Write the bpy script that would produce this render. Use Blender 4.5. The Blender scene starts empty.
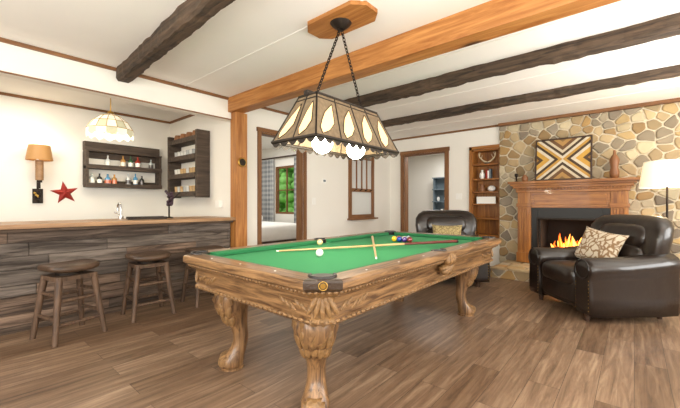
import bpy, math, random
from mathutils import Vector, Matrix, Euler
R = random.Random(7)
pi = math.pi
# ------------------------------------------------------------------ colour / materials
def lin(c):
    if isinstance(c, str):
        c = c.lstrip('#'); c = [int(c[i:i+2], 16)/255 for i in (0, 2, 4)]
    return [((x/12.92) if x <= .04045 else ((x+.055)/1.055)**2.4) for x in c]
def c4(c): return (*lin(c), 1)
def newmat(name):
    m = bpy.data.materials.new(name); m.use_nodes = True
    nt = m.node_tree; b = nt.nodes['Principled BSDF']
    return m, nt, b
def N(nt, t, **kw):
    n = nt.nodes.new(t)
    for k, v in kw.items():
        if k in n.inputs: n.inputs[k].default_value = v
        else: setattr(n, k, v)
    return n
def L(nt, a, b): nt.links.new(a, b)
def math_n(nt, op, a, b=None):
    n = nt.nodes.new('ShaderNodeMath'); n.operation = op
    for i, x in enumerate((a, b)):
        if x is None: continue
        if isinstance(x, (int, float)): n.inputs[i].default_value = x
        else: L(nt, x, n.inputs[i])
    return n.outputs[0]
def mixc(nt, fac, a, b, mode='MIX'):
    n = nt.nodes.new('ShaderNodeMix'); n.data_type = 'RGBA'; n.blend_type = mode
    for sock, x in ((n.inputs[0], fac), (n.inputs[6], a), (n.inputs[7], b)):
        if isinstance(x, (int, float)): sock.default_value = x
        elif isinstance(x, (tuple, list)): sock.default_value = x
        else: L(nt, x, sock)
    return n.outputs[2]
def plain(name, c, rough=.5, metal=0., var=.12, scale=8., bump=0., emis=None, es=0., coat=0., vcol=False):
    m, nt, b = newmat(name)
    tc = N(nt, 'ShaderNodeTexCoord'); no = N(nt, 'ShaderNodeTexNoise', Scale=scale, Detail=4.)
    L(nt, tc.outputs['Object'], no.inputs['Vector'])
    d = [x*(1-var) for x in lin(c)]; l = [min(1, x*(1+var)) for x in lin(c)]
    col = mixc(nt, no.outputs[0], (*d, 1), (*l, 1))
    if vcol:
        a = N(nt, 'ShaderNodeAttribute', attribute_name='Col')
        col = mixc(nt, 1., col, a.outputs['Color'], 'MULTIPLY')
    L(nt, col, b.inputs['Base Color'])
    b.inputs['Roughness'].default_value = rough; b.inputs['Metallic'].default_value = metal
    b.inputs['Coat Weight'].default_value = coat
    if bump:
        bn = N(nt, 'ShaderNodeBump', Strength=bump, Distance=.01)
        L(nt, no.outputs[0], bn.inputs['Height']); L(nt, bn.outputs[0], b.inputs['Normal'])
    if emis:
        b.inputs['Emission Color'].default_value = c4(emis); b.inputs['Emission Strength'].default_value = es
    return m
def wood(name, dark, light, axis='Y', s=1., rough=.45, bump=.25, vcol=False, knots=False, coat=0., lo=.32, hi=.68):
    m, nt, b = newmat(name)
    tc = N(nt, 'ShaderNodeTexCoord'); mp = N(nt, 'ShaderNodeMapping')
    sc = [14*s]*3; sc['XYZ'.index(axis)] = 1.1*s
    mp.inputs['Scale'].default_value = sc
    L(nt, tc.outputs['Object'], mp.inputs['Vector'])
    n1 = N(nt, 'ShaderNodeTexNoise', Scale=1.6, Detail=7., Roughness=.65, Distortion=.7)
    L(nt, mp.outputs[0], n1.inputs['Vector'])
    n2 = N(nt, 'ShaderNodeTexNoise', Scale=2.2*s, Detail=2.)
    L(nt, tc.outputs['Object'], n2.inputs['Vector'])
    r = N(nt, 'ShaderNodeValToRGB'); L(nt, n1.outputs[0], r.inputs[0])
    r.color_ramp.elements[0].position = lo; r.color_ramp.elements[0].color = c4(dark)
    r.color_ramp.elements[1].position = hi; r.color_ramp.elements[1].color = c4(light)
    col = r.outputs[0]
    f = math_n(nt, 'MULTIPLY', n2.outputs[0], .5)
    col = mixc(nt, f, col, (*[x*.55 for x in lin(dark)], 1))
    if knots:
        v = N(nt, 'ShaderNodeTexVoronoi', Scale=1.0)
        mp2 = N(nt, 'ShaderNodeMapping'); s2 = [3.2]*3; s2['XYZ'.index(axis)] = 1.5
        mp2.inputs['Scale'].default_value = s2; L(nt, tc.outputs['Object'], mp2.inputs[0]); L(nt, mp2.outputs[0], v.inputs['Vector'])
        k = N(nt, 'ShaderNodeValToRGB'); L(nt, v.outputs['Distance'], k.inputs[0])
        k.color_ramp.elements[0].position = .07; k.color_ramp.elements[0].color = (1, 1, 1, 1)
        k.color_ramp.elements[1].position = .17; k.color_ramp.elements[1].color = (0, 0, 0, 1)
        col = mixc(nt, k.outputs[0], col, (*[x*.25 for x in lin(dark)], 1))
    if vcol:
        a = N(nt, 'ShaderNodeAttribute', attribute_name='Col')
        col = mixc(nt, 1., col, a.outputs['Color'], 'MULTIPLY')
    L(nt, col, b.inputs['Base Color'])
    b.inputs['Roughness'].default_value = rough; b.inputs['Coat Weight'].default_value = coat
    bn = N(nt, 'ShaderNodeBump', Strength=bump, Distance=.005)
    L(nt, n1.outputs[0], bn.inputs['Height']); L(nt, bn.outputs[0], b.inputs['Normal'])
    return m
def emit(name, c, s):
    m, nt, b = newmat(name)
    tc = N(nt, 'ShaderNodeTexCoord'); no = N(nt, 'ShaderNodeTexNoise', Scale=3.)
    L(nt, tc.outputs['Object'], no.inputs[0])
    col = mixc(nt, no.outputs[0], c4(c), (*[min(1, x*1.1) for x in lin(c)], 1))
    L(nt, col, b.inputs['Emission Color']); L(nt, col, b.inputs['Base Color'])
    b.inputs['Emission Strength'].default_value = s
    return m
def floor_mat():
    m, nt, b = newmat('floor_planks')
    tc = N(nt, 'ShaderNodeTexCoord'); sp = N(nt, 'ShaderNodeSeparateXYZ'); L(nt, tc.outputs['Object'], sp.inputs[0])
    cb = N(nt, 'ShaderNodeCombineXYZ'); L(nt, sp.outputs[1], cb.inputs[0]); L(nt, sp.outputs[0], cb.inputs[1])
    br = N(nt, 'ShaderNodeTexBrick', offset=.37, offset_frequency=2, squash=1.0)
    L(nt, cb.outputs[0], br.inputs['Vector'])
    br.inputs['Scale'].default_value = 1; br.inputs['Brick Width'].default_value = 1.25
    br.inputs['Row Height'].default_value = .175; br.inputs['Mortar Size'].default_value = .0014
    br.inputs['Color1'].default_value = (0, 0, 0, 1); br.inputs['Color2'].default_value = (1, 1, 1, 1)
    br.inputs['Mortar'].default_value = (.5, .5, .5, 1)
    br.inputs['Bias'].default_value = 0.
    off = math_n(nt, 'MULTIPLY', br.outputs['Color'], 37.)
    gx = math_n(nt, 'MULTIPLY', sp.outputs[0], 19.); gx = math_n(nt, 'ADD', gx, off)
    gy = math_n(nt, 'MULTIPLY', sp.outputs[1], 1.3)
    cg = N(nt, 'ShaderNodeCombineXYZ'); L(nt, gx, cg.inputs[0]); L(nt, gy, cg.inputs[1])
    n1 = N(nt, 'ShaderNodeTexNoise', Scale=1.3, Detail=9., Roughness=.66, Distortion=.6); L(nt, cg.outputs[0], n1.inputs[0])
    r = N(nt, 'ShaderNodeValToRGB'); L(nt, n1.outputs[0], r.inputs[0])
    e = r.color_ramp.elements
    e[0].position = .27; e[0].color = c4('#574535'); e[1].position = .75; e[1].color = c4('#ab9277')
    x = e.new(.5); x.color = c4('#866c56')
    tone = mixc(nt, br.outputs['Color'], c4('#c6beb6'), c4('#ffffff'))
    col = mixc(nt, 1., r.outputs[0], tone, 'MULTIPLY')
    col = mixc(nt, br.outputs['Fac'], col, c4('#40332a'))
    L(nt, col, b.inputs['Base Color']); b.inputs['Roughness'].default_value = .4
    b.inputs['Specular IOR Level'].default_value = .45
    bn = N(nt, 'ShaderNodeBump', Strength=.08, Distance=.004); L(nt, n1.outputs[0], bn.inputs['Height']); L(nt, bn.outputs[0], b.inputs['Normal'])
    return m
def quilt_mat():
    m, nt, b = newmat('quilt_wood')
    tc = N(nt, 'ShaderNodeTexCoord'); sp = N(nt, 'ShaderNodeSeparateXYZ'); L(nt, tc.outputs['Object'], sp.inputs[0])
    ax = math_n(nt, 'ABSOLUTE', sp.outputs[0]); az = math_n(nt, 'ABSOLUTE', sp.outputs[2])
    ax = math_n(nt, 'MULTIPLY', ax, .9)
    p = math_n(nt, 'SUBTRACT', ax, az); p = math_n(nt, 'ADD', p, .35); p = math_n(nt, 'DIVIDE', p, .7)
    r = N(nt, 'ShaderNodeValToRGB'); r.color_ramp.interpolation = 'CONSTANT'; L(nt, p, r.inputs[0])
    cols = [(0, '#8a6a40'), (.10, '#b98f52'), (.2, '#6b4a2c'), (.29, '#d9ccb0'), (.36, '#3a2c1e'), (.43, '#dfd6c0'),
            (.5, '#c99a44'), (.57, '#3a2a1c'), (.64, '#dfd6c0'), (.72, '#d8a848'), (.84, '#4a3622'), (.92, '#a87c3a')]
    e = r.color_ramp.elements; e[0].color = c4(cols[0][1]); e[1].position = cols[1][0]; e[1].color = c4(cols[1][1])
    for q, c in cols[2:]:
        x = e.new(q); x.color = c4(c)
    no = N(nt, 'ShaderNodeTexNoise', Scale=20., Detail=5.); L(nt, tc.outputs['Object'], no.inputs[0])
    col = mixc(nt, math_n(nt, 'MULTIPLY', no.outputs[0], .35), r.outputs[0], c4('#6a4a2a'))
    L(nt, col, b.inputs['Base Color']); b.inputs['Roughness'].default_value = .6
    return m
def pattern_mat(name, a, bcol, scale, green=None):
    m, nt, b = newmat(name)
    tc = N(nt, 'ShaderNodeTexCoord'); v = N(nt, 'ShaderNodeTexVoronoi', Scale=scale, feature='DISTANCE_TO_EDGE')
    no = N(nt, 'ShaderNodeTexNoise', Scale=scale*.6, Detail=2.)
    L(nt, tc.outputs['Object'], no.inputs[0])
    ad = mixc(nt, .12, tc.outputs['Object'], no.outputs['Color'])
    L(nt, ad, v.inputs['Vector'])
    r = N(nt, 'ShaderNodeValToRGB'); L(nt, v.outputs['Distance'], r.inputs[0])
    r.color_ramp.elements[0].position = .05; r.color_ramp.elements[0].color = c4(bcol)
    r.color_ramp.elements[1].position = .12; r.color_ramp.elements[1].color = c4(a)
    L(nt, r.outputs[0], b.inputs['Base Color']); b.inputs['Roughness'].default_value = .9
    return m
def plaid_mat():
    m, nt, b = newmat('plaid_cloth')
    tc = N(nt, 'ShaderNodeTexCoord'); sp = N(nt, 'ShaderNodeSeparateXYZ'); L(nt, tc.outputs['Object'], sp.inputs[0])
    a = math_n(nt, 'PINGPONG', sp.outputs[0], .05); c = math_n(nt, 'PINGPONG', sp.outputs[2], .06)
    a = math_n(nt, 'GREATER_THAN', a, .025); c = math_n(nt, 'GREATER_THAN', c, .03)
    s = math_n(nt, 'MULTIPLY', math_n(nt, 'ADD', a, c), .5)
    L(nt, mixc(nt, s, c4('#b9b9b6'), c4('#7a7c80')), b.inputs['Base Color']); b.inputs['Roughness'].default_value = .9
    return m

M_floor = floor_mat(); M_quilt = quilt_mat(); M_plaid = plaid_mat()
M_wall = plain('wall_paint', '#ece8df', .85, var=.02, scale=2)
M_ceil = plain('ceiling_paint', '#f5f2ec', .9, var=.015, scale=3)
M_trim = wood('trim_wood', '#6b4224', '#9c6c3e', 'Y', rough=.5)
M_trimx = wood('trim_wood_x', '#6b4224', '#9c6c3e', 'X', rough=.5)
M_trimz = wood('trim_wood_z', '#6b4224', '#9c6c3e', 'Z', rough=.5)
M_pine = wood('pine_beam', '#96581f', '#d49552', 'X', s=1., knots=True, rough=.5, bump=.5)
M_pinez = wood('pine_post', '#96581f', '#d49552', 'Z', s=1., knots=True, rough=.5, bump=.5)
M_dkbeam = wood('dark_beam', '#1e150d', '#6e5844', 'X', s=1.1, rough=.8, bump=1.)
M_dkshelf = wood('dark_shelf_wood', '#2c221b', '#6a594b', 'Y', s=.9, rough=.75, bump=.6)
M_barwood = wood('barn_boards', '#3f342b', '#94867a', 'Y', s=1.1, rough=.85, bump=.9, vcol=True, lo=.36, hi=.64)
M_bartop = wood('bar_top', '#8a6440', '#bd9468', 'Y', rough=.4)
M_stool = wood('stool_wood', '#3b2a1e', '#765a44', 'Z', s=1.5, rough=.6)
M_seat = wood('stool_seat_wood', '#35271b', '#684e3a', 'X', s=1.5, rough=.45)
M_stoolseat = wood('walnut_dark', '#2e1f16', '#5c4332', 'X', s=1.5, rough=.45)
oakd, oakl = '#4f341e', '#a67f55'
M_oak = wood('oak_rail', oakd, oakl, 'Y', s=1.8, rough=.35, coat=.25, lo=.38, hi=.6)
M_oakx = wood('oak_rail_x', oakd, oakl, 'X', s=1.8, rough=.35, coat=.25, lo=.38, hi=.6)
M_oakz = wood('oak_leg', '#513722', '#a27a50', 'Z', s=1.8, rough=.4, coat=.25, lo=.36, hi=.62)
M_carve = plain('carved_oak', '#80603b', .45, var=.6, scale=45, bump=.9)
M_felt = plain('green_felt', '#2c8450', .95, var=.06, scale=60)
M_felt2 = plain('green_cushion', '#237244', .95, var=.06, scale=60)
M_black = plain('black_leather', '#1b1512', .33, var=.3, scale=30, bump=.15, coat=.25)
M_cap = plain('pocket_casting', '#35261b', .35, var=.4, scale=60, bump=.4, coat=.3)
M_leather = plain('dark_leather', '#211813', .3, var=.35, scale=14, bump=.25, coat=.35)
M_blk = plain('black_metal', '#15130f', .4, metal=.3, var=.2)
M_iron = plain('dark_iron', '#2b221b', .5, metal=.6, var=.3)
M_brass = plain('brass', '#c19a4e', .3, metal=1., var=.1)
M_steel = plain('steel', '#c8c8c8', .25, metal=1., var=.05)
M_mantel = wood('mantel_oak', '#7a4412', '#c6843a', 'X', s=1.2, rough=.45, coat=.1)
M_mantelz = wood('mantel_oak_z', '#7a4412', '#c6843a', 'Z', s=1.2, rough=.45, coat=.1)
M_stone = plain('field_stone', '#ffffff', .85, var=.3, scale=9, bump=.5, vcol=True)
M_mortar = plain('mortar', '#d2c6ae', .95, var=.1, scale=20, bump=.5)
M_brick = plain('fire_brick', '#2c2520', .95, var=.4, scale=12)
M_log = wood('log_bark', '#1c120b', '#4a3020', 'X', s=2, rough=.9, bump=.9)
M_flame = emit('flame_orange', '#ff6a14', 1.4); M_flame2 = emit('flame_yellow', '#ffb04c', 2.0)
M_ember = emit('ember', '#ff4a10', 2.)
M_bulb = emit('bulb_glow', '#fff4dd', 14.)
M_glow = emit('amber_panel', '#f4cc8e', .85)
M_shadel = emit('lampshade_linen', '#ffeccb', .5)
M_sconce = emit('sconce_shade', '#a87c48', .15)
M_tiff = plain('stained_glass_cream', '#ece6d2', .25, var=.12, emis='#fff4d8', es=.45)
M_tiffg = plain('stained_glass_olive', '#bdb896', .25, var=.25, emis='#ece6c4', es=.35)
M_shade = plain('lamp_hide_panel', '#7a6850', .6, var=.6, scale=30, bump=.4)
M_frame = plain('lamp_bronze', '#2e261f', .5, metal=.3, var=.3)
M_pil = pattern_mat('pillow_print', '#cfc2ac', '#8a6c4c', 15)
M_pilg = pattern_mat('tan_pillow', '#b3a070', '#7a6a44', 22)
M_white = plain('white_plastic', '#f2f0ea', .5, var=.02)
M_linen = plain('white_linen', '#f1eeea', .9, var=.05, bump=.3)
M_red = plain('red_metal', '#9c2a20', .5, var=.25, metal=.2)
M_bot = plain('bottle_glass', '#ffffff', .12, var=.05, vcol=True, coat=.5)
M_ball = plain('ball_resin', '#ffffff', .08, var=.0, vcol=True, coat=1.)
M_cab = plain('blue_grey_paint', '#66747c', .6, var=.1)
M_leaf = plain('foliage', '#8cc05e', .8, var=.6, scale=6)
M_grass = plain('grass', '#6f9a4a', .95, var=.3, scale=2)
M_pot = plain('brown_ceramic', '#8a5c3a', .4, var=.2)
M_grape = plain('grape', '#3a2430', .3, var=.3)
M_cue = wood('cue_maple', '#b98f58', '#e6c892', 'Y', s=2, rough=.3)
M_cueb = plain('cue_butt', '#5e1e14', .3, var=.2)
M_mirror = plain('mirror_glass', '#e4e6e4', .18, metal=.35, var=.0)
M_antler = plain('antler', '#d8c6a2', .6, var=.2)

# ------------------------------------------------------------------ mesh builder
class MB:
    def __init__(s): s.v = []; s.f = []; s.m = []; s.sm = []; s.c = []; s.mats = []
    def mi(s, m):
        if m not in s.mats: s.mats.append(m)
        return s.mats.index(m)
    def add(s, V, F, m, smooth=False, col=(1, 1, 1), T=None):
        o = len(s.v); i = s.mi(m)
        s.v += [tuple(T @ Vector(p)) if T is not None else tuple(p) for p in V]
        for f in F: s.f.append([a+o for a in f]); s.m.append(i); s.sm.append(smooth); s.c.append(col)
    def box(s, x0, x1, y0, y1, z0, z1, m, col=(1, 1, 1), T=None):
        V = [(x, y, z) for z in (z0, z1) for y in (y0, y1) for x in (x0, x1)]
        s.add(V, [(0, 2, 3, 1), (4, 5, 7, 6), (0, 1, 5, 4), (2, 6, 7, 3), (0, 4, 6, 2), (1, 3, 7, 5)], m, False, col, T)
    def loft(s, rings, m, smooth=True, caps=True, col=(1, 1, 1), T=None):
        n = len(rings[0]); V = [p for r in rings for p in r]; F = []
        for k in range(len(rings)-1):
            for i in range(n):
                j = (i+1) % n; F.append((k*n+i, k*n+j, (k+1)*n+j, (k+1)*n+i))
        s.add(V, F, m, smooth, col, T)
        if caps:
            s.add(rings[0], [tuple(range(n))[::-1]], m, False, col, T); s.add(rings[-1], [tuple(range(n))], m, False, col, T)
    def cyl(s, p0, p1, r0, r1=None, m=None, n=12, smooth=True, col=(1, 1, 1), T=None):
        r1 = r0 if r1 is None else r1
        p0 = Vector(p0); p1 = Vector(p1); d = (p1-p0).normalized()
        a = d.orthogonal().normalized(); b = d.cross(a)
        rings = [[p+a*(r*math.cos(2*pi*i/n))+b*(r*math.sin(2*pi*i/n)) for i in range(n)] for p, r in ((p0, r0), (p1, r1))]
        s.loft(rings, m, smooth, True, col, T)
    def lathe(s, prof, c, m, n=24, smooth=True, col=(1, 1, 1), T=None, caps=True):
        c = Vector(c)
        rings = [[c+Vector((r*math.cos(2*pi*i/n), r*math.sin(2*pi*i/n), z)) for i in range(n)] for r, z in prof]
        s.loft(rings, m, smooth, caps, col, T)
    def sell(s, c, h, m, e1=1., e2=1., nu=24, nv=14, col=(1, 1, 1), T=None, R3=None, fn=None):
        def sp(x, e): return math.copysign(abs(x)**e, x)
        rings = []
        for k in range(nv+1):
            v = -pi/2+pi*k/nv; v = max(-pi/2+.02, min(pi/2-.02, v)); ring = []
            for i in range(nu):
                u = 2*pi*i/nu
                p = Vector((h[0]*sp(math.cos(v), e1)*sp(math.cos(u), e2), h[1]*sp(math.cos(v), e1)*sp(math.sin(u), e2), h[2]*sp(math.sin(v), e1)))
                if fn: p = fn(p)
                if R3: p = R3 @ p
                ring.append(p+Vector(c))
            rings.append(ring)
        s.loft(rings, m, True, True, col, T)
    def torus(s, c, Rr, r, m, R3=None, n=16, k=6, a0=0, a1=2*pi, col=(1, 1, 1), T=None, sx=1.):
        full = abs(a1-a0-2*pi) < 1e-3; rings = []
        for i in range(n+1):
            a = a0+(a1-a0)*i/n; ring = []
            for j in range(k):
                b = 2*pi*j/k; p = Vector(((Rr+r*math.cos(b))*math.cos(a)*sx, (Rr+r*math.cos(b))*math.sin(a), r*math.sin(b)))
                if R3: p = R3 @ p
                ring.append(p+Vector(c))
            rings.append(ring)
        s.loft(rings, m, True, not full, col, T)
    def poly(s, pts, m, col=(1, 1, 1), T=None): s.add(pts, [tuple(range(len(pts)))], m, False, col, T)
    def obj(s, name, loc=(0, 0, 0), rz=0, parent=None, bevel=0, sub=0, rot=None):
        me = bpy.data.meshes.new(name); me.from_pydata(s.v, [], s.f)
        for m in s.mats: me.materials.append(m)
        me.polygons.foreach_set('material_index', s.m); me.polygons.foreach_set('use_smooth', s.sm)
        at = me.color_attributes.new('Col', 'FLOAT_COLOR', 'CORNER')
        for p in me.polygons:
            c = s.c[p.index]
            for li in p.loop_indices: at.data[li].color = (*c, 1)
        me.update()
        o = bpy.data.objects.new(name, me); bpy.context.collection.objects.link(o)
        o.location = loc; o.rotation_euler = rot if rot else (0, 0, rz)
        if parent: o.parent = parent
        if bevel:
            b = o.modifiers.new('bev', 'BEVEL'); b.width = bevel; b.segments = 2; b.limit_method = 'ANGLE'; b.angle_limit = math.radians(50)
        return o
def empty(name, loc, rz=0):
    o = bpy.data.objects.new(name, None); bpy.context.collection.objects.link(o); o.location = loc; o.rotation_euler = (0, 0, rz); o.empty_display_size = .1
    return o
def bx(name, a, m, bevel=0, parent=None):
    b = MB(); b.box(*a, m); return b.obj(name, bevel=bevel, parent=parent)

H = 2.6; XL = -4.2; YB = 6.65; XR = 2.8; YR = -2.4; XA = -6.23; YS = 2.65; wy = 5.6
# ------------------------------------------------------------------ room shell
for nm, z0, z1, mm in (('floor', -.1, 0, M_floor), ('ceiling', H, H+.1, M_ceil)):
    b = MB(); b.box(XL-.15, XR+.15, YR-.15, YB+.15, z0, z1, mm); b.box(-8.2, XL-.15, YR-.15, wy+.12, z0, z1, mm)
    b.box(-6.2, XL-.15, wy+.12, 9.7, z0, z1, mm); b.box(XL-.15, -1, YB+.15, 9.7, z0, z1, mm); b.obj(nm)
b = MB()   # left wall with doorway opening y 3.09..3.95
b.box(XL-.15, XL, YS+.15, 3.09, 0, H, M_wall); b.box(XL-.15, XL, 3.95, YB, 0, H, M_wall); b.box(XL-.15, XL, 3.09, 3.95, 2.22, H, M_wall)
b.obj('wall_left')
bx('wall_bar_header', (XL-.12, XL, YR, YS, 2.3, H), M_wall)
bx('wall_bar_back', (XA-.15, XA, YR, YS+.15, 0, H), M_wall)
bx('wall_bar_side', (XA, XL, YS, YS+.15, 0, H), M_wall)
b = MB()   # back wall
o0, o1 = -3.84, -2.90
n0, n1 = -2.36, -1.86
f0, f1 = -1.2, -.36
b.box(XL-.15, o0, YB, YB+.15, 0, H, M_wall); b.box(o0, o1, YB, YB+.15, 2.22, H, M_wall); b.box(o1, n0, YB, YB+.15, 0, H, M_wall)
b.box(n0, n1, YB, YB+.15, 2.18, H, M_wall); b.box(n0, n1, YB, YB+.15, 0, .55, M_wall)
b.box(n1, f0, YB, YB+.15, 0, H, M_wall); b.box(f0, f1, YB, YB+.15, .95, H, M_wall); b.box(f0, f1, YB, YB+.15, 0, .18, M_wall)
b.box(f1, XR, YB, YB+.15, 0, H, M_wall)
b.obj('wall_back')
def wall_win(name, axis, pos, a0, a1, t, wins):
    b = MB(); cur = a0
    def bb(u0, u1, z0, z1):
        if axis == 'X': b.box(pos, pos+t, u0, u1, z0, z1, M_wall)
        else: b.box(u0, u1, pos, pos+t, z0, z1, M_wall)
    for (u0, u1, z0, z1) in wins:
        bb(cur, u0, 0, H); bb(u0, u1, 0, z0); bb(u0, u1, z1, H); cur = u1
    bb(cur, a1, 0, H); b.obj(name)
wall_win('wall_right', 'X', XR, YR-.15, YB+.15, .15, [(.0, 2., .8, 2.2), (3.4, 5.4, .8, 2.2)])
wall_win('wall_rear', 'Y', YR-.15, XA-.15, XR, .15, [(-3.2, -1.2, .8, 2.2), (-.2, 1.8, .8, 2.2)])
def window(name, axis, pos, u0, u1, z0, z1, m=M_white):
    b = MB()
    def bb(a, c, d, e, dp=.04):
        if axis == 'X': b.box(pos-dp, pos+dp, a, c, d, e, m)
        else: b.box(a, c, pos-dp, pos+dp, d, e, m)
    w = .05; bb(u0, u0+w, z0, z1); bb(u1-w, u1, z0, z1); bb(u0+w, u1-w, z0, z0+w); bb(u0+w, u1-w, z1-w, z1)
    mid = (u0+u1)/2; mz = (z0+z1)/2
    bb(mid-.012, mid+.012, z0+w, z1-w, .02); bb(u0+w, mid-.012, mz-.012, mz+.012, .02); bb(mid+.012, u1-w, mz-.012, mz+.012, .02)
    b.obj(name)
window('window_1', 'X', XR+.08, 0, 2, .8, 2.2); window('window_2', 'X', XR+.08, 3.4, 5.4, .8, 2.2)
window('window_3', 'Y', YR-.08, -3.2, -1.2, .8, 2.2); window('window_4', 'Y', YR-.08, -.2, 1.8, .8, 2.2)
# adjoining rooms
b = MB(); wx0, wx1 = -7.0, -6.2
b.box(-8.2, wx0, wy, wy+.12, 0, H, M_wall); b.box(wx1, XL-.15, wy, wy+.12, 0, H, M_wall)
b.box(wx0, wx1, wy, wy+.12, 0, .9, M_wall); b.box(wx0, wx1, wy, wy+.12, 2.1, H, M_wall); b.obj('wall_bedroom_far')
bx('wall_bedroom_left', (-8.2, -8.05, YS+.15, wy, 0, H), M_wall)
bx('wall_bedroom_near', (-8.2, XA-.15, YS, YS+.15, 0, H), M_wall)
window('window_5', 'Y', wy+.06, wx0, wx1, .9, 2.1, M_trimz)
bx('wall_hall_far', (-6.2, -1., 9.55, 9.7, 0, H), M_wall)
bx('wall_hall_right', (-1.15, -1., YB+.75, 9.55, 0, H), M_wall)
bx('wall_hall_left', (-6.2, -6.05, wy+.12, 9.55, 0, H), M_wall)
# ceiling seams
b = MB()
for y in (-.2, 1.95, 3.2, 4.4, 5.9): b.box(XL, XR, y, y+.012, H-.004, H, M_ceil)
b.obj('trim_ceiling_seams')
# beams
bx('ceiling_beam_pine', (XL, XR, 2.55, 2.73, 2.4, H), M_pine, .006)
def dark_beam(name, y0, y1, z0, dx=0):
    b = MB(); n = 110; rr = random.Random(int(y0*100)); w1 = w2 = w3 = 0
    rings = []
    for i in range(n+1):
        x = XL+(XR-XL)*i/n; j = lambda: rr.uniform(-.005, .005); sh = dx*i/n
        w1 = w1*.85+rr.uniform(-.006, .006); w2 = w2*.85+rr.uniform(-.006, .006); w3 = w3*.85+rr.uniform(-.006, .006)
        rings.append([(x, y0+sh+w1+j(), H), (x, y0+sh+w1+j(), z0+.025+j()), (x, y0+sh+.02+w1, z0+w3+j()), (x, y1+sh-.02+w2, z0+w3+j()), (x, y1+sh+w2+j(), z0+.025+j()), (x, y1+sh+w2+j(), H)])
    b.loft(rings, M_dkbeam, False); b.obj(name)
dark_beam('ceiling_beam_dark', 1.22, 1.36, 2.47, -.3)
dark_beam('ceiling_beam_dark.001', 3.66, 3.82, 2.48)
dark_beam('ceiling_beam_dark.002', 5.0, 5.13, 2.50)
b = MB(); b.box(XL-.02, XL+.12, 2.6, 2.78, 0, 2.4, M_pinez); b.obj('wood_post', bevel=.006)
b = MB(); b.torus((0, 0, 0), .055, .012, M_brass, Matrix.Rotation(pi/2, 3, 'Y')); b.cyl((-.01, 0, 0), (.012, 0, 0), .05, .05, M_iron, 20); b.obj('wall_medallion', (XL+.132, 2.69, 1.72))
# trims
bx('trim_1', (XL, XL+.02, YR, 2.55, H-.035, H), M_trim); bx('trim_2', (XL, XL+.02, 2.78, YB, H-.035, H), M_trim)
bx('trim_3', (XL+.02, n1, YB-.02, YB, H-.035, H), M_trimx); bx('trim_4', (XA, XA+.02, YR, YS, H-.035, H), M_trim)
bx('trim_5', (XA+.02, XL-.12, YS-.02, YS, H-.035, H), M_trimx); bx('trim_6', (XL, XL+.01, YR, 2.6, 2.3, 2.314), M_trim)
bx('trim_stone_top', (n1, XR, YB-.1, YB, H-.05, H), M_trimx)
bx('baseboard_left', (XL, XL+.02, 4.02, YB, 0, .1), M_trim)
bx('baseboard_back', (o1+.09, n0-.03, YB-.02, YB, 0, .1), M_trimx)
def casing(name, axis, pos, d, u0, u1, z1, t=.09, th=.03):
    b = MB()
    def bb(a, c, e, f, q, m):
        p0, p1 = sorted((pos, pos+d*th))
        if axis == 'X': b.box(p0-q, p1+q, a, c, e, f, m)
        else: b.box(a, c, p0-q, p1+q, e, f, m)
    mh = M_trim if axis == 'X' else M_trimx
    bb(u0-t, u0, 0, z1, 0, M_trimz); bb(u1, u1+t, 0, z1, 0, M_trimz); bb(u0-t-.015, u1+t+.015, z1, z1+t, 0, mh)
    if axis == 'X':
        b.box(pos-.15, pos, u0, u0+.02, 0, z1, M_trimz); b.box(pos-.15, pos, u1-.02, u1, 0, z1, M_trimz); b.box(pos-.15, pos, u0, u1, z1-.02, z1, mh)
    else:
        b.box(u0, u0+.02, pos, pos+.15, 0, z1, M_trimz); b.box(u1-.02, u1, pos, pos+.15, 0, z1, M_trimz); b.box(u0, u1, pos, pos+.15, z1-.02, z1, mh)
    b.obj(name, bevel=.004)
casing('door_1', 'X', XL, 1, 3.09, 3.95, 2.22, .06); casing('door_2', 'Y', YB, -1, o0, o1, 2.22, .08)

# ------------------------------------------------------------------ stone wall
def stones(u0, u1, v0, v1, seed, dmin=.12, dmax=.27, gap=.009, skip=None):
    r = random.Random(seed); pts = []
    for _ in range(9000):
        p = (r.uniform(u0, u1), r.uniform(v0, v1)); d = r.uniform(dmin, dmax)
        if all((p[0]-q[0])**2*.7+(p[1]-q[1])**2*1.5 > max(d, q[2])**2 for q in pts): pts.append((*p, d*.8))
    cells = []
    for i, p in enumerate(pts):
        poly = [(u0, v0), (u1, v0), (u1, v1), (u0, v1)]
        for j, q in enumerate(pts):
            if i == j: continue
            dx, dy = q[0]-p[0], q[1]-p[1]; D = math.hypot(dx, dy)
            if D > 1.: continue
            nx, ny = dx/D, dy/D; lim = D/2-gap; out = []
            for k in range(len(poly)):
                a = poly[k]; c = poly[(k+1) % len(poly)]
                da = (a[0]-p[0])*nx+(a[1]-p[1])*ny-lim; dc = (c[0]-p[0])*nx+(c[1]-p[1])*ny-lim
                if da <= 0: out.append(a)
                if (da < 0) != (dc < 0) and abs(da-dc) > 1e-9:
                    t = da/(da-dc); out.append((a[0]+(c[0]-a[0])*t, a[1]+(c[1]-a[1])*t))
            poly = out
            if len(poly) < 3: break
        if len(poly) < 3: continue
        cx = sum(a[0] for a in poly)/len(poly); cy = sum(a[1] for a in poly)/len(poly)
        if skip and skip(cx, cy): continue
        q = []
        for k in range(len(poly)):
            a = poly[k]; c = poly[(k+1) % len(poly)]
            q += [(a[0]*.86+c[0]*.14, a[1]*.86+c[1]*.14), (a[0]*.5+c[0]*.5+r.uniform(-.006, .006), a[1]*.5+c[1]*.5+r.uniform(-.006, .006)), (a[0]*.14+c[0]*.86, a[1]*.14+c[1]*.86)]
        cells.append((cx, cy, q))
    return cells, r
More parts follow.
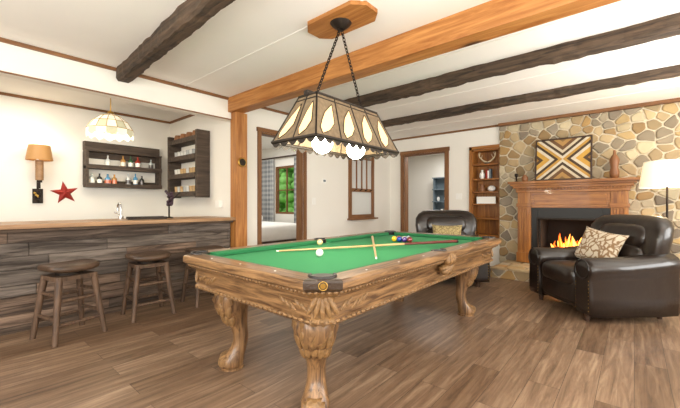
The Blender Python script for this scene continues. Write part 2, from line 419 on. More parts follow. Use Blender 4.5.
SC = ['#b89f78', '#c4a878', '#ae9874', '#9c8e78', '#968872', '#c8b692', '#b8945f', '#8c7f6e', '#cbbd9e', '#a39682', '#a88a60', '#b9aa90', '#b39c78', '#9c8460', '#c8b088', '#d2c2a0']
def stone_mesh(b, cells, r, f):
    for cx, cy, q in cells:
        c = lin(r.choice(SC)); k = r.uniform(.88, 1.12); col = tuple(x*k for x in c); dep = r.uniform(.022, .042)
        def ring(s, d): return [f(cx+(x-cx)*s, cy+(y-cy)*s, d) for x, y in q]
        b.loft([ring(1, 0), ring(1, dep*.55), ring(.95, dep*.9), ring(.8, dep)], M_stone, True, True, col)
cells, r_ = stones(n1+.005, 2.2, 0, H-.05, 5, .08, .20, skip=lambda x, z: (-1.5 < x < -.1 and z < 1.3))
b = MB(); 
b.box(n1+.005, -1.4, YB-.034, YB, 0, H-.05, M_mortar); b.box(-1.4, -.15, YB-.034, YB, 1.3, H-.05, M_mortar); b.box(-.15, XR, YB-.034, YB, 0, H-.05, M_mortar)
stone_mesh(b, cells, r_, lambda u, v, d: (u, YB-.022-d, v))
b.obj('wall_stone')
# hearth
b = MB(); hx0, hx1, hy0, hy1, hz = -1.72, .0, 5.62, YB-.08, .17
b.box(hx0+.03, hx1-.03, hy0+.03, hy1, 0, hz-.03, M_mortar)
cl, r_ = stones(hx0, hx1, hy0, hy1, 11, .2, .3); stone_mesh(b, cl, r_, lambda u, v, d: (u, v, hz-.035+d*.85))
cl, r_ = stones(hx0, hx1, 0, hz-.03, 12, .14, .22); stone_mesh(b, cl, r_, lambda u, v, d: (u, hy0+.03-d*.6, v))
cl, r_ = stones(hy0, hy1, 0, hz-.03, 13, .14, .22); stone_mesh(b, cl, r_, lambda u, v, d: (hx0+.03-d*.6, u, v))
b.obj('hearth')

# ------------------------------------------------------------------ fireplace
fp = empty('fireplace', (-.78, 6.35, hz))
b = MB(); h = hz
def fb(x0, x1, y0, y1, z0, z1, m=M_mantel): b.box(x0, x1, y0, y1, z0-h, z1-h, m)
yb_ = YB-6.35-.07
W = .72
for s in (-1, 1):
    a, c = sorted((s*W, s*(W-.2)))
    fb(a, c, .02, yb_, h+.007, 1.34, M_mantelz)
    a2, c2 = sorted((s*(W+.015), s*(W-.215))); fb(a2, c2, 0, yb_, h+.006, .34, M_mantelz)
    for k in range(4):
        x = s*(W-.1)+(k-1.5)*.036; fb(x-.011, x+.011, .005, .02, .38, 1.08, M_mantelz)
    fb(a2, c2, 0, yb_, 1.1, 1.16, M_mantel)
fb(-W+.2, W-.2, .03, yb_, 1.09, 1.34)
fb(-W+.25, W-.25, .015, .03, 1.14, 1.3)
fb(-W-.02, W+.02, -.01, yb_, 1.34, 1.38)
for k in range(34):
    x = -W+.02+k*(2*W-.04)/33; fb(x-.012, x+.012, -.03, 0, 1.38, 1.41)
fb(-W-.03, W+.03, -.01, yb_, 1.38, 1.41)
fb(-W-.06, W+.06, -.05, yb_, 1.41, 1.45); fb(-W-.09, W+.09, -.09, yb_, 1.45, 1.48); fb(-W-.12, W+.12, -.13, yb_+.01, 1.48, 1.52)
fb(-.52, -.42, .05, .1, h+.006, 1.09, M_blk); fb(.42, .52, .05, .1, h+.006, 1.09, M_blk); fb(-.42, .42, .05, .1, .9, 1.09, M_blk)
fb(-.42, .42, .04, .1, h+.006, .3, M_blk); fb(-.44, .44, .035, .05, .9, .93, M_iron)
for s in (-1, 1): fb(min(s*.42, s*.44), max(s*.42, s*.44), .035, .05, .3, .9, M_iron)
for k in range(6): fb(-.38, .38, .032, .04, .2+k*.016, .206+k*.016, M_iron)
b.obj('mantelpiece', parent=fp, bevel=.004)
b = MB()
yk = .75
b.box(-.42, .42, yk, yk+.05, .02, .78, M_brick)
for s in (-1, 1): b.box(min(s*.39, s*.42), max(s*.39, s*.42), .1, yk, .02, .78, M_brick)
b.box(-.42, .42, .1, yk, .01, .05, M_brick); b.box(-.42, .42, .1, yk, .74, .78, M_brick)
b.obj('firebox', parent=fp)
b = MB()
for (p, q, r) in (((-.3, .3, .13), (.28, .34, .14), .055), ((-.22, .2, .15), (.3, .24, .14), .05), ((-.2, .2, .23), (.2, .36, .27), .05), ((.22, .18, .22), (-.12, .38, .3), .045)):
    b.cyl(p, q, r, r*.9, M_log, 10)
for k in range(7): b.box(-.3+k*.1, -.285+k*.1, .14, .44, .055, .07, M_iron)
b.cyl((-.33, .15, .1), (.33, .15, .1), .012, m=M_iron)
b.obj('logs', parent=fp)
b = MB()
def flame(x, y, z, hh, w, m, ph):
    rings = []
    for k in range(9):
        t = k/8; rr = w*math.sin(pi*min(1, .18+t*.82))**.8*(1-t*.35)+.001
        cx = x+math.sin(t*4+ph)*w*.8*t; cy = y+math.cos(t*3+ph)*w*.3*t
        rings.append([(cx+rr*math.cos(a*pi/4), cy+rr*.6*math.sin(a*pi/4), z+hh*t) for a in range(8)])
    b.loft(rings, m)
for i in range(18):
    x = -.24+.42*i/17; hh = R.uniform(.12, .33)*(1.15-abs(x+.02)*2.); flame(x, .22+R.uniform(-.06, .12), .2, hh, R.uniform(.016, .034), M_flame if i % 3 else M_flame2, R.uniform(0, 6))
b.box(-.25, .25, .18, .34, .06, .075, M_ember)
b.obj('flames', parent=fp)

# wall art, vase, candle on mantel
b = MB(); w, hh = .385, .345
b.box(-w+.02, w-.02, -.012, .012, -hh+.02, hh-.02, M_quilt)
for s in (-1, 1):
    a, c = sorted((s*w, s*(w-.022))); b.box(a, c, -.022, .015, -hh, hh, M_stoolseat)
    a, c = sorted((s*hh, s*(hh-.022))); b.box(-w+.022, w-.022, -.022, .015, a, c, M_stoolseat)
b.obj('wood_quilt_art', (-.87, YB-.16, 1.52+hh+.004), rot=(math.radians(-8), 0, 0))
b = MB(); b.lathe([(.03, 0), (.055, .02), (.06, .1), (.045, .16), (.05, .2), (.062, .27), (.04, .33), (.018, .36), (.014, .42)], (0, 0, 0), M_pot)
b.obj('decorative_vase', (-.22, 6.45, 1.522))
b = MB(); b.lathe([(.035, 0), (.035, .01), (.012, .02), (.012, .09), (.03, .1), (.03, .14), (.005, .15)], (0, 0, 0), M_iron, 14); b.lathe([(.03, 0), (.05, .03), (.05, .08), (.03, .1), (.028, .12)], (.13, .0, 0), M_pot, 14)
b.obj('candle_holder', (-1.53, 6.42, 1.522))

# ------------------------------------------------------------------ built-in shelf
b = MB(); y1 = YB+.26
b.box(n0, n0+.02, YB-.01, y1, .551, 2.179, M_mantelz); b.box(n1-.02, n1, YB-.01, y1, .551, 2.179, M_mantelz); b.box(n0, n1, y1-.02, y1, .551, 2.179, M_mantelz)
for z in (.551, .86, 1.13, 1.36, 1.6, 1.88, 2.15): b.box(n0, n1, YB-.01, y1, z, z+.025, M_mantel)
b.box(n0-.05, n0, YB-.03, YB, .48, 2.23, M_mantelz)
b.box(n0-.05, n1, YB-.03, YB-.001, 2.18, 2.24, M_mantel); b.box(n0-.05, n1, YB-.03, YB-.001, .48, .551, M_mantel)
b.obj('built_in_bookshelf')
b = MB(); b.box(-.17, .17, -.01, .01, 0, .13, M_white)
for k in range(6): b.box(-.16, .16, -.016, -.01, .015+k*.018, .021+k*.018, M_white)
b.obj('vent_grille', (-2.11, YB+.02, 1.157))
b = MB(); b.lathe([(.03, 0), (.05, .04), (.045, .1), (.02, .14), (.025, .17)], (0, 0, 0), M_white, 16); b.box(.08, .11, -.05, .05, 0, .17, M_red); b.box(.112, .14, -.05, .05, 0, .15, M_linen); b.box(.142, .17, -.05, .05, 0, .18, M_cab)
b.obj('shelf_ornaments', (-2.2, YB+.08, 1.626))
b = MB(); b.lathe([(.05, 0), (.06, .04), (.03, .1), (.045, .14)], (0, 0, 0), M_pot, 16); b.sell((.17, 0, .055), (.07, .05, .055), M_linen)
b.obj('shelf_pottery', (-2.2, YB+.08, 1.387))
b = MB(); b.cyl((0, 0, 0), (.0, 0, .03), .05, m=M_stoolseat)
for s in (-1, 1):
    pr = Vector((0, 0, .03))
    for i in range(1, 9):
        t = i/8; p = Vector((s*(.03+.12*math.sin(t*2.)), -.03*t, .03+.2*t)); b.cyl(pr, p, .014*(1.1-t*.6), .014*(1.1-(t)*.7), M_antler, 8); pr = p
        if i in (3, 5): b.cyl(p, p+Vector((-s*.03, -.03, .07)), .009, .003, M_antler, 6)
b.obj('antler_ornament', (-2.11, YB+.1, 1.906))

# ------------------------------------------------------------------ bar
b = MB(); rr = random.Random(3); z = .06; k = 0
b.box(XL-.55, XL-.03, -1.8, 2.59, 0, .9, M_stoolseat)
while z < .9:
    hh = min(rr.choice([.08, .1, .12, .14]), .905-z); y = -1.8
    while y < 2.59:
        ln = min(rr.uniform(.6, 1.9), 2.59-y); g = rr.uniform(.5, 1.15); t = rr.choice([(1, 1, 1), (1.08, .96, .88), (.97, .98, 1.0), (1.12, .93, .8)])
        b.box(XL-.03, XL+rr.uniform(-.006, .006), y, y+ln-.003, z, z+hh-.005, M_barwood, tuple(g*q for q in t)); y += ln
    z += hh
b.box(XL-.03, XL+.012, -1.8, 2.59, 0, .06, M_barwood, (.6, .5, .42))
b.box(XL-.62, XL+.12, -1.82, 2.595, .93, .97, M_bartop); b.box(XL-.58, XL+.07, -1.8, 2.59, .9, .93, M_barwood, (.6, .5, .42))
b.obj('home_bar', bevel=.003)
b = MB(); b.cyl((0, 0, 0), (0, 0, .03), .03, m=M_steel); b.cyl((0, 0, .03), (0, 0, .13), .012, m=M_steel)
pr = None
for i in range(9):
    a = pi*i/8; p = (.06-.06*math.cos(a), 0, .13+.06*math.sin(a))
    if pr: b.cyl(pr, p, .011, m=M_steel, n=8)
    pr = p
b.cyl(pr, (pr[0], 0, pr[2]-.04), .011, m=M_steel); b.cyl((0, 0, .05), (0, .07, .08), .008, m=M_steel)
b.obj('bar_faucet', (XL-.5, 1.42, .971), rz=pi)
b = MB(); b.lathe([(.05, 0), (.05, .012), (.01, .02), (.01, .26), (.016, .28)], (0, 0, 0), M_iron, 14)
for i in range(34):
    a = R.uniform(0, 6.28); zz = R.uniform(.16, .34); q = .045*(zz/.34); b.sell((math.cos(a)*q+.02, math.sin(a)*q, zz), (.018,)*3, M_grape, nu=8, nv=6)
b.cyl((0, 0, .2), (.05, .12, .33), .008, m=M_iron)
b.obj('grape_wine_stopper_stand', (XL-.3, 1.9, .971))
b = MB(); b.box(-.2, .2, -.08, .08, .0, .012, M_iron); b.box(-.2, .2, -.08, -.07, .012, .03, M_iron); b.box(-.2, .2, .07, .08, .012, .03, M_iron); b.obj('serving_tray', (XL-.2, 1.6, .971), rz=1.4)

def bottle(b, x, y, z, h, r, col, T=None):
    b.lathe([(r*.9, 0), (r, .01), (r, h*.58), (r*.75, h*.68), (r*.32, h*.76), (r*.3, h*.96), (r*.36, h*.97), (r*.34, h)], (x, y, z), M_bot, 10, col=col, T=T)
    b.lathe([(r*1.02, h*.18), (r*1.02, h*.48)], (x, y, z), M_bot, 10, col=R.choice([(.8, .75, .6), (.1, .08, .07), (.7, .2, .1), (.9, .88, .8)]), caps=False, T=T)
BC = [(.35, .12, .03), (.55, .28, .08), (.05, .12, .05), (.7, .72, .7), (.03, .03, .03), (.75, .5, .15), (.4, .05, .03), (.6, .65, .62), (.1, .3, .5)]
b = MB(); D = .2; x0 = XA+.005
for z in (1.4, 1.84): b.box(x0, x0+.02, 1.4, 2.41, z, z+.11, M_dkshelf)
b.box(x0, x0+.1, 1.38, 2.43, 1.95, 2.08, M_dkshelf); b.box(x0+.02, x0+D, 1.38, 2.43, 1.93, 1.95, M_dkshelf)
for z in (1.40, 1.675):
    b.box(x0+.02, x0+D, 1.38, 2.43, z, z+.035, M_dkshelf); b.box(x0+D-.015, x0+D, 1.38, 2.43, z+.035, z+.06, M_dkshelf)
for y in (1.38, 2.395): b.box(x0+.0, x0+D-.02, y, y+.035, 1.435, 1.93, M_dkshelf)
b.obj('liquor_shelf')
b = MB()
for z in (1.437, 1.712):
    y = 1.47
    while y < 2.35:
        if R.random() < .9: bottle(b, x0+.1, y, z, R.uniform(.17, .21), R.uniform(.032, .042), R.choice(BC))
        y += R.uniform(.085, .11)
b.obj('liquor_bottles')
b = MB(); y1 = YS-.005; X0, X1 = -5.85, -4.85
for k in (0, 3): b.box(X0+.06, X1-.06, y1-.02, y1, 1.3+k*.28, 1.3+k*.28+.1, M_dkshelf)
for x in (X0, X1-.06): b.box(x, x+.06, y1-.2, y1, 1.25, 2.25, M_dkshelf)
for z in (1.27, 1.55, 1.83, 2.1): b.box(X0+.06, X1-.06, y1-.2, y1-.0, z, z+.03, M_dkshelf); b.box(X0+.06, X1-.06, y1-.21, y1-.2, z, z+.07, M_dkshelf)
b.obj('glass_rack')
b = MB()
for z in (1.302, 1.582, 1.862):
    for k in range(8):
        b.lathe([(.028, 0), (.036, .13), (.03, .13), (.026, .01)], (X0+.14+k*.1, y1-.11, z), M_bot, 10, col=R.choice([(.75, .75, .72), (.5, .52, .52), (.6, .4, .2)]))
for k in range(4): b.lathe([(.05, 0), (.065, .05), (.065, .08), (.05, .13)], (X0+.2+k*.2, y1-.11, 2.132), M_pot, 14)
b.obj('drinking_glasses')
# sconce
b = MB(); b.box(0, .02, -.055, .055, 0, .2, M_iron)
for i in range(14):
    b.sell((.035, R.uniform(-.03, .03), R.uniform(.02, .17)), (.015, .02, .02), M_brass if i % 3 == 0 else M_iron, nu=8, nv=6)
b.cyl((.01, 0, .2), (.01, 0, .3), .012, m=M_iron); b.cyl((.01, 0, .3), (.14, 0, .3), .01, m=M_iron)
b.cyl((.14, 0, .28), (.14, 0, .31), .03, m=M_iron); b.cyl((.14, 0, .2), (.14, 0, .28), .012, m=M_iron)
b.cyl((.14, 0, .31), (.14, 0, .58), .045, .045, M_bartop)
b.lathe([(.145, .58), (.115, .78)], (.14, 0, 0), M_sconce, 24, caps=False)
b.obj('wall_sconce', (XA, .873, 1.16))
# star
b = MB(); V = [(.045, 0, 0)]
for i in range(10):
    a = pi/2+i*pi/5; q = .17 if i % 2 == 0 else .068; V.append((0.004, q*math.cos(a), q*math.sin(a)))
b.add(V, [(0, 1+i, 1+(i+1) % 10) for i in range(10)]+[tuple(range(10, 0, -1))], M_red); b.obj('barn_star', (XA, 1.169, 1.31), rot=(math.radians(8), 0, 0))
# pendant
b = MB(); prof = [(.05, .22), (.12, .19), (.2, .12), (.26, .02)]
n = 14
for k in range(3):
    for i in range(n):
        a0, a1 = 2*pi*i/n, 2*pi*(i+1)/n; (r0, z0), (r1, z1) = prof[k], prof[k+1]
        b.poly([(r1*math.cos(a0), r1*math.sin(a0), z1), (r1*math.cos(a1), r1*math.sin(a1), z1), (r0*math.cos(a1), r0*math.sin(a1), z0), (r0*math.cos(a0), r0*math.sin(a0), z0)], M_tiffg if (k == 2 and i % 3 == 0) else M_tiff)
        b.cyl((r1*math.cos(a0), r1*math.sin(a0), z1), (r0*math.cos(a0), r0*math.sin(a0), z0), .004, m=M_brass, n=5)
        b.cyl((r1*math.cos(a0), r1*math.sin(a0), z1), (r1*math.cos(a1), r1*math.sin(a1), z1), .004, m=M_brass, n=5)
for i in range(n):
    a0, a1 = 2*pi*i/n, 2*pi*(i+1)/n; am = (a0+a1)/2; r = .26
    b.poly([(r*math.cos(a0), r*math.sin(a0), .02), (.265*math.cos(a0), .265*math.sin(a0), -.05), (.265*math.cos(am), .265*math.sin(am), -.09), (.265*math.cos(a1), .265*math.sin(a1), -.05), (r*math.cos(a1), r*math.sin(a1), .02)], M_tiffg if i % 2 else M_tiff)
b.cyl((0, 0, .2), (0, 0, .26), .06, .03, M_brass); b.cyl((0, 0, .25), (0, 0, .49), .006, m=M_brass); b.cyl((0, 0, .47), (0, 0, .497), .06, m=M_brass)
b.sell((0, 0, .06), (.05, .05, .06), M_bulb, nu=12, nv=8)
b.obj('stained_glass_pendant_lamp', (-5.2, 1.453, 2.1))

# ------------------------------------------------------------------ bar stools
def stool(name, x, y, rz):
    b = MB(); hz_ = .60
    b.sell((0, 0, hz_), (.2, .18, .034), M_seat, .45, .6, 28, 10, fn=lambda p: Vector((p.x, p.y, p.z+.016*(abs(p.x)/.2)**2)))
    b.cyl((0, 0, hz_-.06), (0, 0, hz_-.02), .1, m=M_iron, n=18)
    b.box(-.15, .15, -.14, .14, hz_-.095, hz_-.06, M_stool)
    T = {}
    for sx in (-1, 1):
        for sy in (-1, 1):
            p0 = Vector((sx*.13, sy*.115, hz_-.06)); p1 = Vector((sx*.19, sy*.18, 0)); T[sx, sy] = (p0, p1)
            b.cyl(p1, p0, .021, .027, M_stool, 10)
    def at(k, z): p0, p1 = T[k]; t = (z-p1.z)/(p0.z-p1.z); return p1.lerp(p0, t)
    for z, dz in ((.15, .05), (.34, .05)):
        for s in (-1, 1):
            b.cyl(at((-1, s), z), at((1, s), z), .015, m=M_stool, n=8); b.cyl(at((s, -1), z+dz), at((s, 1), z+dz), .015, m=M_stool, n=8)
    b.obj(name, (x, y, 0), rz)
stool('bar_stool', -3.76, .74, .25+pi/2); stool('bar_stool.001', -3.86, 1.42, pi/2-.05); stool('bar_stool.002', -3.87, 2.05, pi/2)

# ------------------------------------------------------------------ pool table
pt = empty('pool_table', (-1.745, 2.455, 0)); hx, hy, ch = .725, 1.375, .13
def octr(off, z):
    a, c, k = hx-off, hy-off, max(.005, ch-.586*off)
    return [(a, -c+k, z), (a, c-k, z), (a-k, c, z), (-a+k, c, z), (-a, c-k, z), (-a, -c+k, z), (-a+k, -c, z), (a-k, -c, z)]
b = MB()
prof = [(.13, .762), (.125, .80), (.012, .80), (.002, .795), (0, .785), (0, .757), (.012, .747), (.02, .744), (.03, .735), (.05, .712), (.075, .70), (.085, .68), (.088, .665), (.088, .60), (.075, .592), (.072, .572), (.085, .562), (.11, .56)]
rings = [octr(o, z) for o, z in prof]
for k in range(len(rings)-1):
    for i in range(8):
        j = (i+1) % 8; m = M_oak if i in (0, 4) else (M_oakx if i in (2, 6) else M_carve)
        if i in (1, 3, 5, 7) and 1 <= k <= 7: m = M_cap
        b.add([rings[k][i], rings[k][j], rings[k+1][j], rings[k+1][i]], [(3, 2, 1, 0)], m)
b.poly(octr(.11, .56)[::-1], M_oakx)
b.obj('rail_and_apron', parent=pt)
b = MB()   # bead & leaf mouldings
def beads(off, z, step, h):
    r = octr(off, z)
    for i in range(8):
        p = Vector(r[i]); q = Vector(r[(i+1) % 8]); n = max(1, int((q-p).length/step)); d = (q-p).normalized()
        for k in range(n):
            c = p.lerp(q, (k+.5)/n); a = math.atan2(d.y, d.x)
            b.sell(c, h, M_carve, nu=8, nv=6, R3=Matrix.Rotation(a, 3, 'Z'))
beads(.034, .733, .028, (.012, .010, .010)); beads(.073, .582, .04, (.017, .009, .009))
for sx in (-1, 1):
    for sy in (-1, 1):
        o = Vector((sx, sy, 0)).normalized(); c0 = Vector((sx*(hx-.088-.04), sy*(hy-.088-.04), 0)); a = math.atan2(o.y, o.x)
        for k in range(-2, 3):
            t = Vector((-o.y, o.x, 0)); b.sell(c0+t*(k*.024)+o*.005+Vector((0, 0, .64+.012*abs(k))), (.016, .015, .06), M_carve, nu=10, nv=8, R3=Matrix.Rotation(a, 3, 'Z') @ Matrix.Rotation(k*.25, 3, 'X'))
        for (ax, L0) in ((0, .25), (1, .25)):
            for k in range(5):
                if ax == 0: p = Vector((sx*(hx-.088), sy*(hy-.24-k*.045), .64+.012*math.sin(k*2))); r3 = Matrix.Rotation(sy*(.9), 3, 'X'); h_ = (.008, .012, .034)
                else: p = Vector((sx*(hx-.22-k*.04), sy*(hy-.088), .64+.012*math.sin(k*2))); r3 = Matrix.Rotation(-sx*(.9), 3, 'Y'); h_ = (.012, .008, .034)
                b.sell(p, h_, M_carve, nu=8, nv=6, R3=r3)
b.obj('carved_mouldings', parent=pt)
b = MB(); b.box(-hx+.12, hx-.12, -hy+.12, hy-.12, .70, .765, M_felt)
b.obj('slate_bed', parent=pt)
b = MB()
def cush(p, q, inward):
    p = Vector(p); q = Vector(q); i = Vector(inward); d = (q-p).normalized()
    def sec(c, sh): return [c, c+i*.05+d*sh-Vector((0, 0, .008)), c+i*.045+d*sh-Vector((0, 0, .03)), c-Vector((0, 0, .036))]
    b.loft([sec(p, .04), sec(q, -.04)], M_felt2, False)
zc = .80; ox, oy = hx-.125, hy-.125
for s in (-1, 1):
    cush((s*ox, -oy+.06, zc), (s*ox, -.06, zc), (-s, 0, 0)); cush((s*ox, .06, zc), (s*ox, oy-.06, zc), (-s, 0, 0))
    cush((-ox+.06, s*oy, zc), (ox-.06, s*oy, zc), (0, -s, 0))
b.obj('cushions', parent=pt)
b = MB()
for sx in (-1, 1):
    for sy in (-1, 1):
        c = (sx*(ox-.005), sy*(oy-.005)); a = math.atan2(sy, sx)
        b.cyl((*c, .768), (*c, .8015), .06, m=M_blk, n=20)  # rail is not cut: black disc paints the darkness inside the pocket hole
        b.torus((*c, .802), .063, .010, M_black, Matrix.Rotation(a, 3, 'Z'), n=16, a0=-pi*.62, a1=pi*.62)
        q = Vector((sx*(hx-ch/2), sy*(hy-ch/2), .773)); dd = Vector((sx, sy, 0)).normalized()
        b.cyl(q, q+dd*.008, .013, m=M_brass, n=16); b.torus(q+dd*.004, .02, .0025, M_brass, dd.to_track_quat('Z', 'Y').to_matrix())
    b.cyl((sx*(ox+.015), 0, .768), (sx*(ox+.015), 0, .8015), .052, m=M_blk, n=20)  # side pocket, same black disc in place of a shaded hole
    b.torus((sx*(ox+.015), 0, .802), .055, .010, M_black, Matrix.Rotation(0 if sx > 0 else pi, 3, 'Z'), n=16, a0=-pi*.5, a1=pi*.5)
b.obj('pockets', parent=pt)
b = MB()
for sx in (-1, 1):
    b.sell((sx*(hx-.02), 0, .745), (.035, .075, .055), M_carve, 1, .8)
    for k in range(-3, 4):
        a = k*.42; b.sell((sx*(hx-.04), .055*math.sin(a), .70-.03*math.cos(a)), (.04, .016, .05), M_carve, R3=Matrix.Rotation(a*sx, 3, 'X'), nu=10, nv=8)
    for k in range(3): b.sell((sx*(hx+.008), (k-1)*.035, .745), (.012, .014, .035), M_carve, nu=10, nv=8)
for s in (-1, 1):
    for y in (-.98, -.65, -.33, .33, .65, .98): b.cyl((s*(hx-.06), y, .8), (s*(hx-.06), y, .8012), .006, m=M_white, n=10)
    for x in (-.32, 0, .32): b.cyl((x, s*(hy-.06), .8), (x, s*(hy-.06), .8012), .006, m=M_white, n=10)
b.obj('ornaments', parent=pt)
b = MB()
sec = [(.60, .0, .10, 0), (.57, .015, .112, .3), (.53, .04, .122, 1), (.48, .055, .12, 1), (.43, .055, .11, 1), (.38, .042, .09, .9), (.33, .022, .07, .6), (.28, .004, .056, .3), (.23, -.006, .05, .1), (.18, -.004, .049, 0), (.14, .008, .053, 0), (.10, .03, .064, .3), (.065, .05, .076, .6), (.035, .056, .078, .7), (.012, .052, .07, .3), (0, .05, .06, 0)]
for sx in (-1, 1):
    for sy in (-1, 1):
        o = Vector((sx*.62, sy*.78, 0)); base = Vector((sx*.38, sy*1.07, 0)); a0 = math.atan2(o.y, o.x); rings = []
        for z, off, r, cv in sec[::-1]:
            c = base+o*(off*1.0); ring = []
            for i in range(32):
                th = 2*pi*i/32; q = r*(1+.07*cv*math.cos(8*th+3*math.sin(z*40))); sq = 1/max(abs(math.cos(th)), abs(math.sin(th)))
                q *= (1-.15)+.15*sq
                ring.append((c.x+q*math.cos(th+a0+pi/4), c.y+q*math.sin(th+a0+pi/4), z))
            rings.append(ring)
        b.loft(rings, M_oakz)
        for k in range(-3, 4):
            a = a0+k*.5; d = Vector((math.cos(a), math.sin(a), 0))
            for (z, off, r, hh) in ((.52, .045, .113, .055), (.44, .055, .1, .055), (.37, .04, .078, .045)):
                p = base+o*off+d*r; p.z = z-abs(k)*.008
                b.sell(p, (.013, .024, hh), M_carve, nu=10, nv=8, R3=Matrix.Rotation(a, 3, 'Z') @ Matrix.Rotation(.25, 3, 'Y'))
        side = Vector((-o.y, o.x, 0))
        p = base+o*.105; p.z = .055
        for w_, rr_ in ((.058, .03), (.04, .048)):
            b.cyl(p-side*w_-o*.01, p+side*w_-o*.01, rr_, m=M_carve, n=16)
        b.cyl((base.x+o.x*.05, base.y+o.y*.05, 0), (base.x+o.x*.05, base.y+o.y*.05, .015), .08, m=M_oakz, n=20)
b.obj('legs', parent=pt)

# balls & cues
b = MB(); BCOL = ['#e8b81c', '#1c3f9c', '#c42a1e', '#4a2a7c', '#e0702a', '#1c6a3a', '#7a1c22', '#151515', '#e8b81c', '#2a4fac', '#c42a1e']
k = 0
for row in range(4):
    for i in range(row+1):
        b.sell((.057*row*.87, .057*(i-row/2), 0), (.028,)*3, M_ball, nu=16, nv=10, col=tuple(lin(BCOL[k % 11])) if k not in (4, 8) else (.9, .88, .8)); k += 1
b.obj('billiard_balls', (-1.86, 3.02, .794), rz=.6)
b = MB(); b.sell((0, 0, 0), (.0285,)*3, M_ball, nu=20, nv=12, col=(.92, .9, .82)); b.obj('cue_ball', (-1.74, 1.8, .7945))
b = MB(); b.sell((0, 0, 0), (.0285,)*3, M_ball, nu=20, nv=12, col=tuple(lin('#e8c890'))); b.obj('billiard_ball', (-2.22, 2.3, .7945))
def cue(name, p, q, flip=False):
    p = Vector(p); q = Vector(q); d = q-p; ln = d.length; b = MB()
    f = (lambda t: ln*(1-t)) if flip else (lambda t: ln*t)
    b.cyl((0, f(0), 0), (0, f(.012), 0), .006, m=M_white, n=10); b.cyl((0, f(.012), 0), (0, f(.68), 0), .0065, .010, M_cue, 12)
    b.cyl((0, f(.68), 0), (0, f(.99), 0), .010, .0135, M_cueb if not flip else M_cue, 12); b.cyl((0, f(.99), 0), (0, f(1), 0), .0135, m=M_blk, n=12)
    o = b.obj(name, p); o.rotation_mode = 'QUATERNION'; o.rotation_quaternion = d.to_track_quat('Y', 'Z')
cue('pool_cue', (-2.17, 1.75, .774), (-1.2, 3.02, .818)); cue('pool_cue.001', (-2.26, 3.2, .778), (-1.2, 1.74, .818), True)

# ------------------------------------------------------------------ pool table lamp
lx, ly = -1.75, 2.05; pl = empty('billiard_light_fixture', (lx, ly, 1.59))
b = MB(); a_, b_2, ta, tb, hz2 = .5, .22, .36, .09, .33
B4 = [Vector((b_2, -a_, 0)), Vector((b_2, a_, 0)), Vector((-b_2, a_, 0)), Vector((-b_2, -a_, 0))]
T4 = [Vector((tb, -ta, hz2)), Vector((tb, ta, hz2)), Vector((-tb, ta, hz2)), Vector((-tb, -ta, hz2))]
for i in range(4):
    j = (i+1) % 4; A, Bb, C, Dd = B4[i], B4[j], T4[j], T4[i]
    b.poly([A, Bb, C, Dd], M_shade)
    nrm = (Bb-A).cross(Dd-A).normalized()
    P = lambda s, t, e=.004: A.lerp(Bb, s).lerp(Dd.lerp(C, s), t)+nrm*e
    nn = 4 if i in (0, 2) else 2
    for k in range(nn+1): b.cyl(P(k/nn, 0, 0), P(k/nn, 1, 0), .006, m=M_frame, n=6)
    for k in range(nn):
        s0 = (k+.5)/nn; w = .27/nn; sl = .25/nn
        leaf = [(s0-sl, .06), (s0+w*.6-sl*.5, .16), (s0+w, .34), (s0+w*.8+sl*.2, .54), (s0+sl, .8), (s0-w*.5, .56), (s0-w, .36), (s0-w*.9-sl*.4, .2)]
        b.poly([P(s, t) for s, t in leaf], M_glow)
        for q in range(8): b.cyl(P(*leaf[q]), P(*leaf[(q+1) % 8]), .003, m=M_frame, n=5)
    b.cyl(A, Bb, .012, m=M_frame, n=8); b.cyl(Dd, C, .01, m=M_frame, n=8)
    b.cyl(P(0, .9, 0), P(1, .9, 0), .005, m=M_frame, n=6)
    ns = 12 if i in (0, 2) else 5
    for k in range(ns):
        p0 = A.lerp(Bb, k/ns); p1 = A.lerp(Bb, (k+1)/ns); pts = []
        for q in range(7):
            t = q/6; p = p0.lerp(p1, t); p = p-Vector((0, 0, .012+.03*math.sin(pi*t))); pts.append(p)
        b.poly([p0, *pts, p1], M_frame)
b.poly(T4, M_frame)
b.box(-.02, .02, -ta-.02, ta+.02, hz2, hz2+.03, M_frame)
b.obj('shade', parent=pl)
b = MB()
for y in (-.21, .19):
    b.sell((0, y, .01), (.078, .078, .078), M_bulb, nu=16, nv=10); b.cyl((0, y, .08), (0, y, .2), .022, m=M_brass); b.cyl((0, y, .2), (0, y, hz2), .008, m=M_brass)
b.obj('bulbs', parent=pl)
b = MB(); top = Vector((0, 0, H-1.59-.06))
for y in (-.27, .27):
    p = Vector((0, y, hz2+.03)); d = top-p; nlk = 24; rot = d.to_track_quat('X', 'Z').to_matrix()
    for k in range(nlk):
        b.torus(p+d*((k+.5)/nlk), .014, .004, M_iron, rot @ Matrix.Rotation(pi/2*(k % 2), 3, 'X') @ Matrix.Diagonal((1.35, .8, 1)), n=8, k=5)
b.lathe([(.03, -.05), (.07, -.02), (.085, 0)], (0, 0, H-1.59-.03), M_iron, 24)
b.obj('chains_and_canopy', parent=pl)
b = MB(); q = [(.3, -.07), (.3, .07), (.22, .15), (-.22, .15), (-.3, .07), (-.3, -.07), (-.22, -.15), (.22, -.15)]
b.loft([[(x, y, H-1.59-.03) for x, y in q], [(x, y, H-1.59) for x, y in q]], M_pine, False); b.obj('ceiling_plate', parent=pl, bevel=.005)

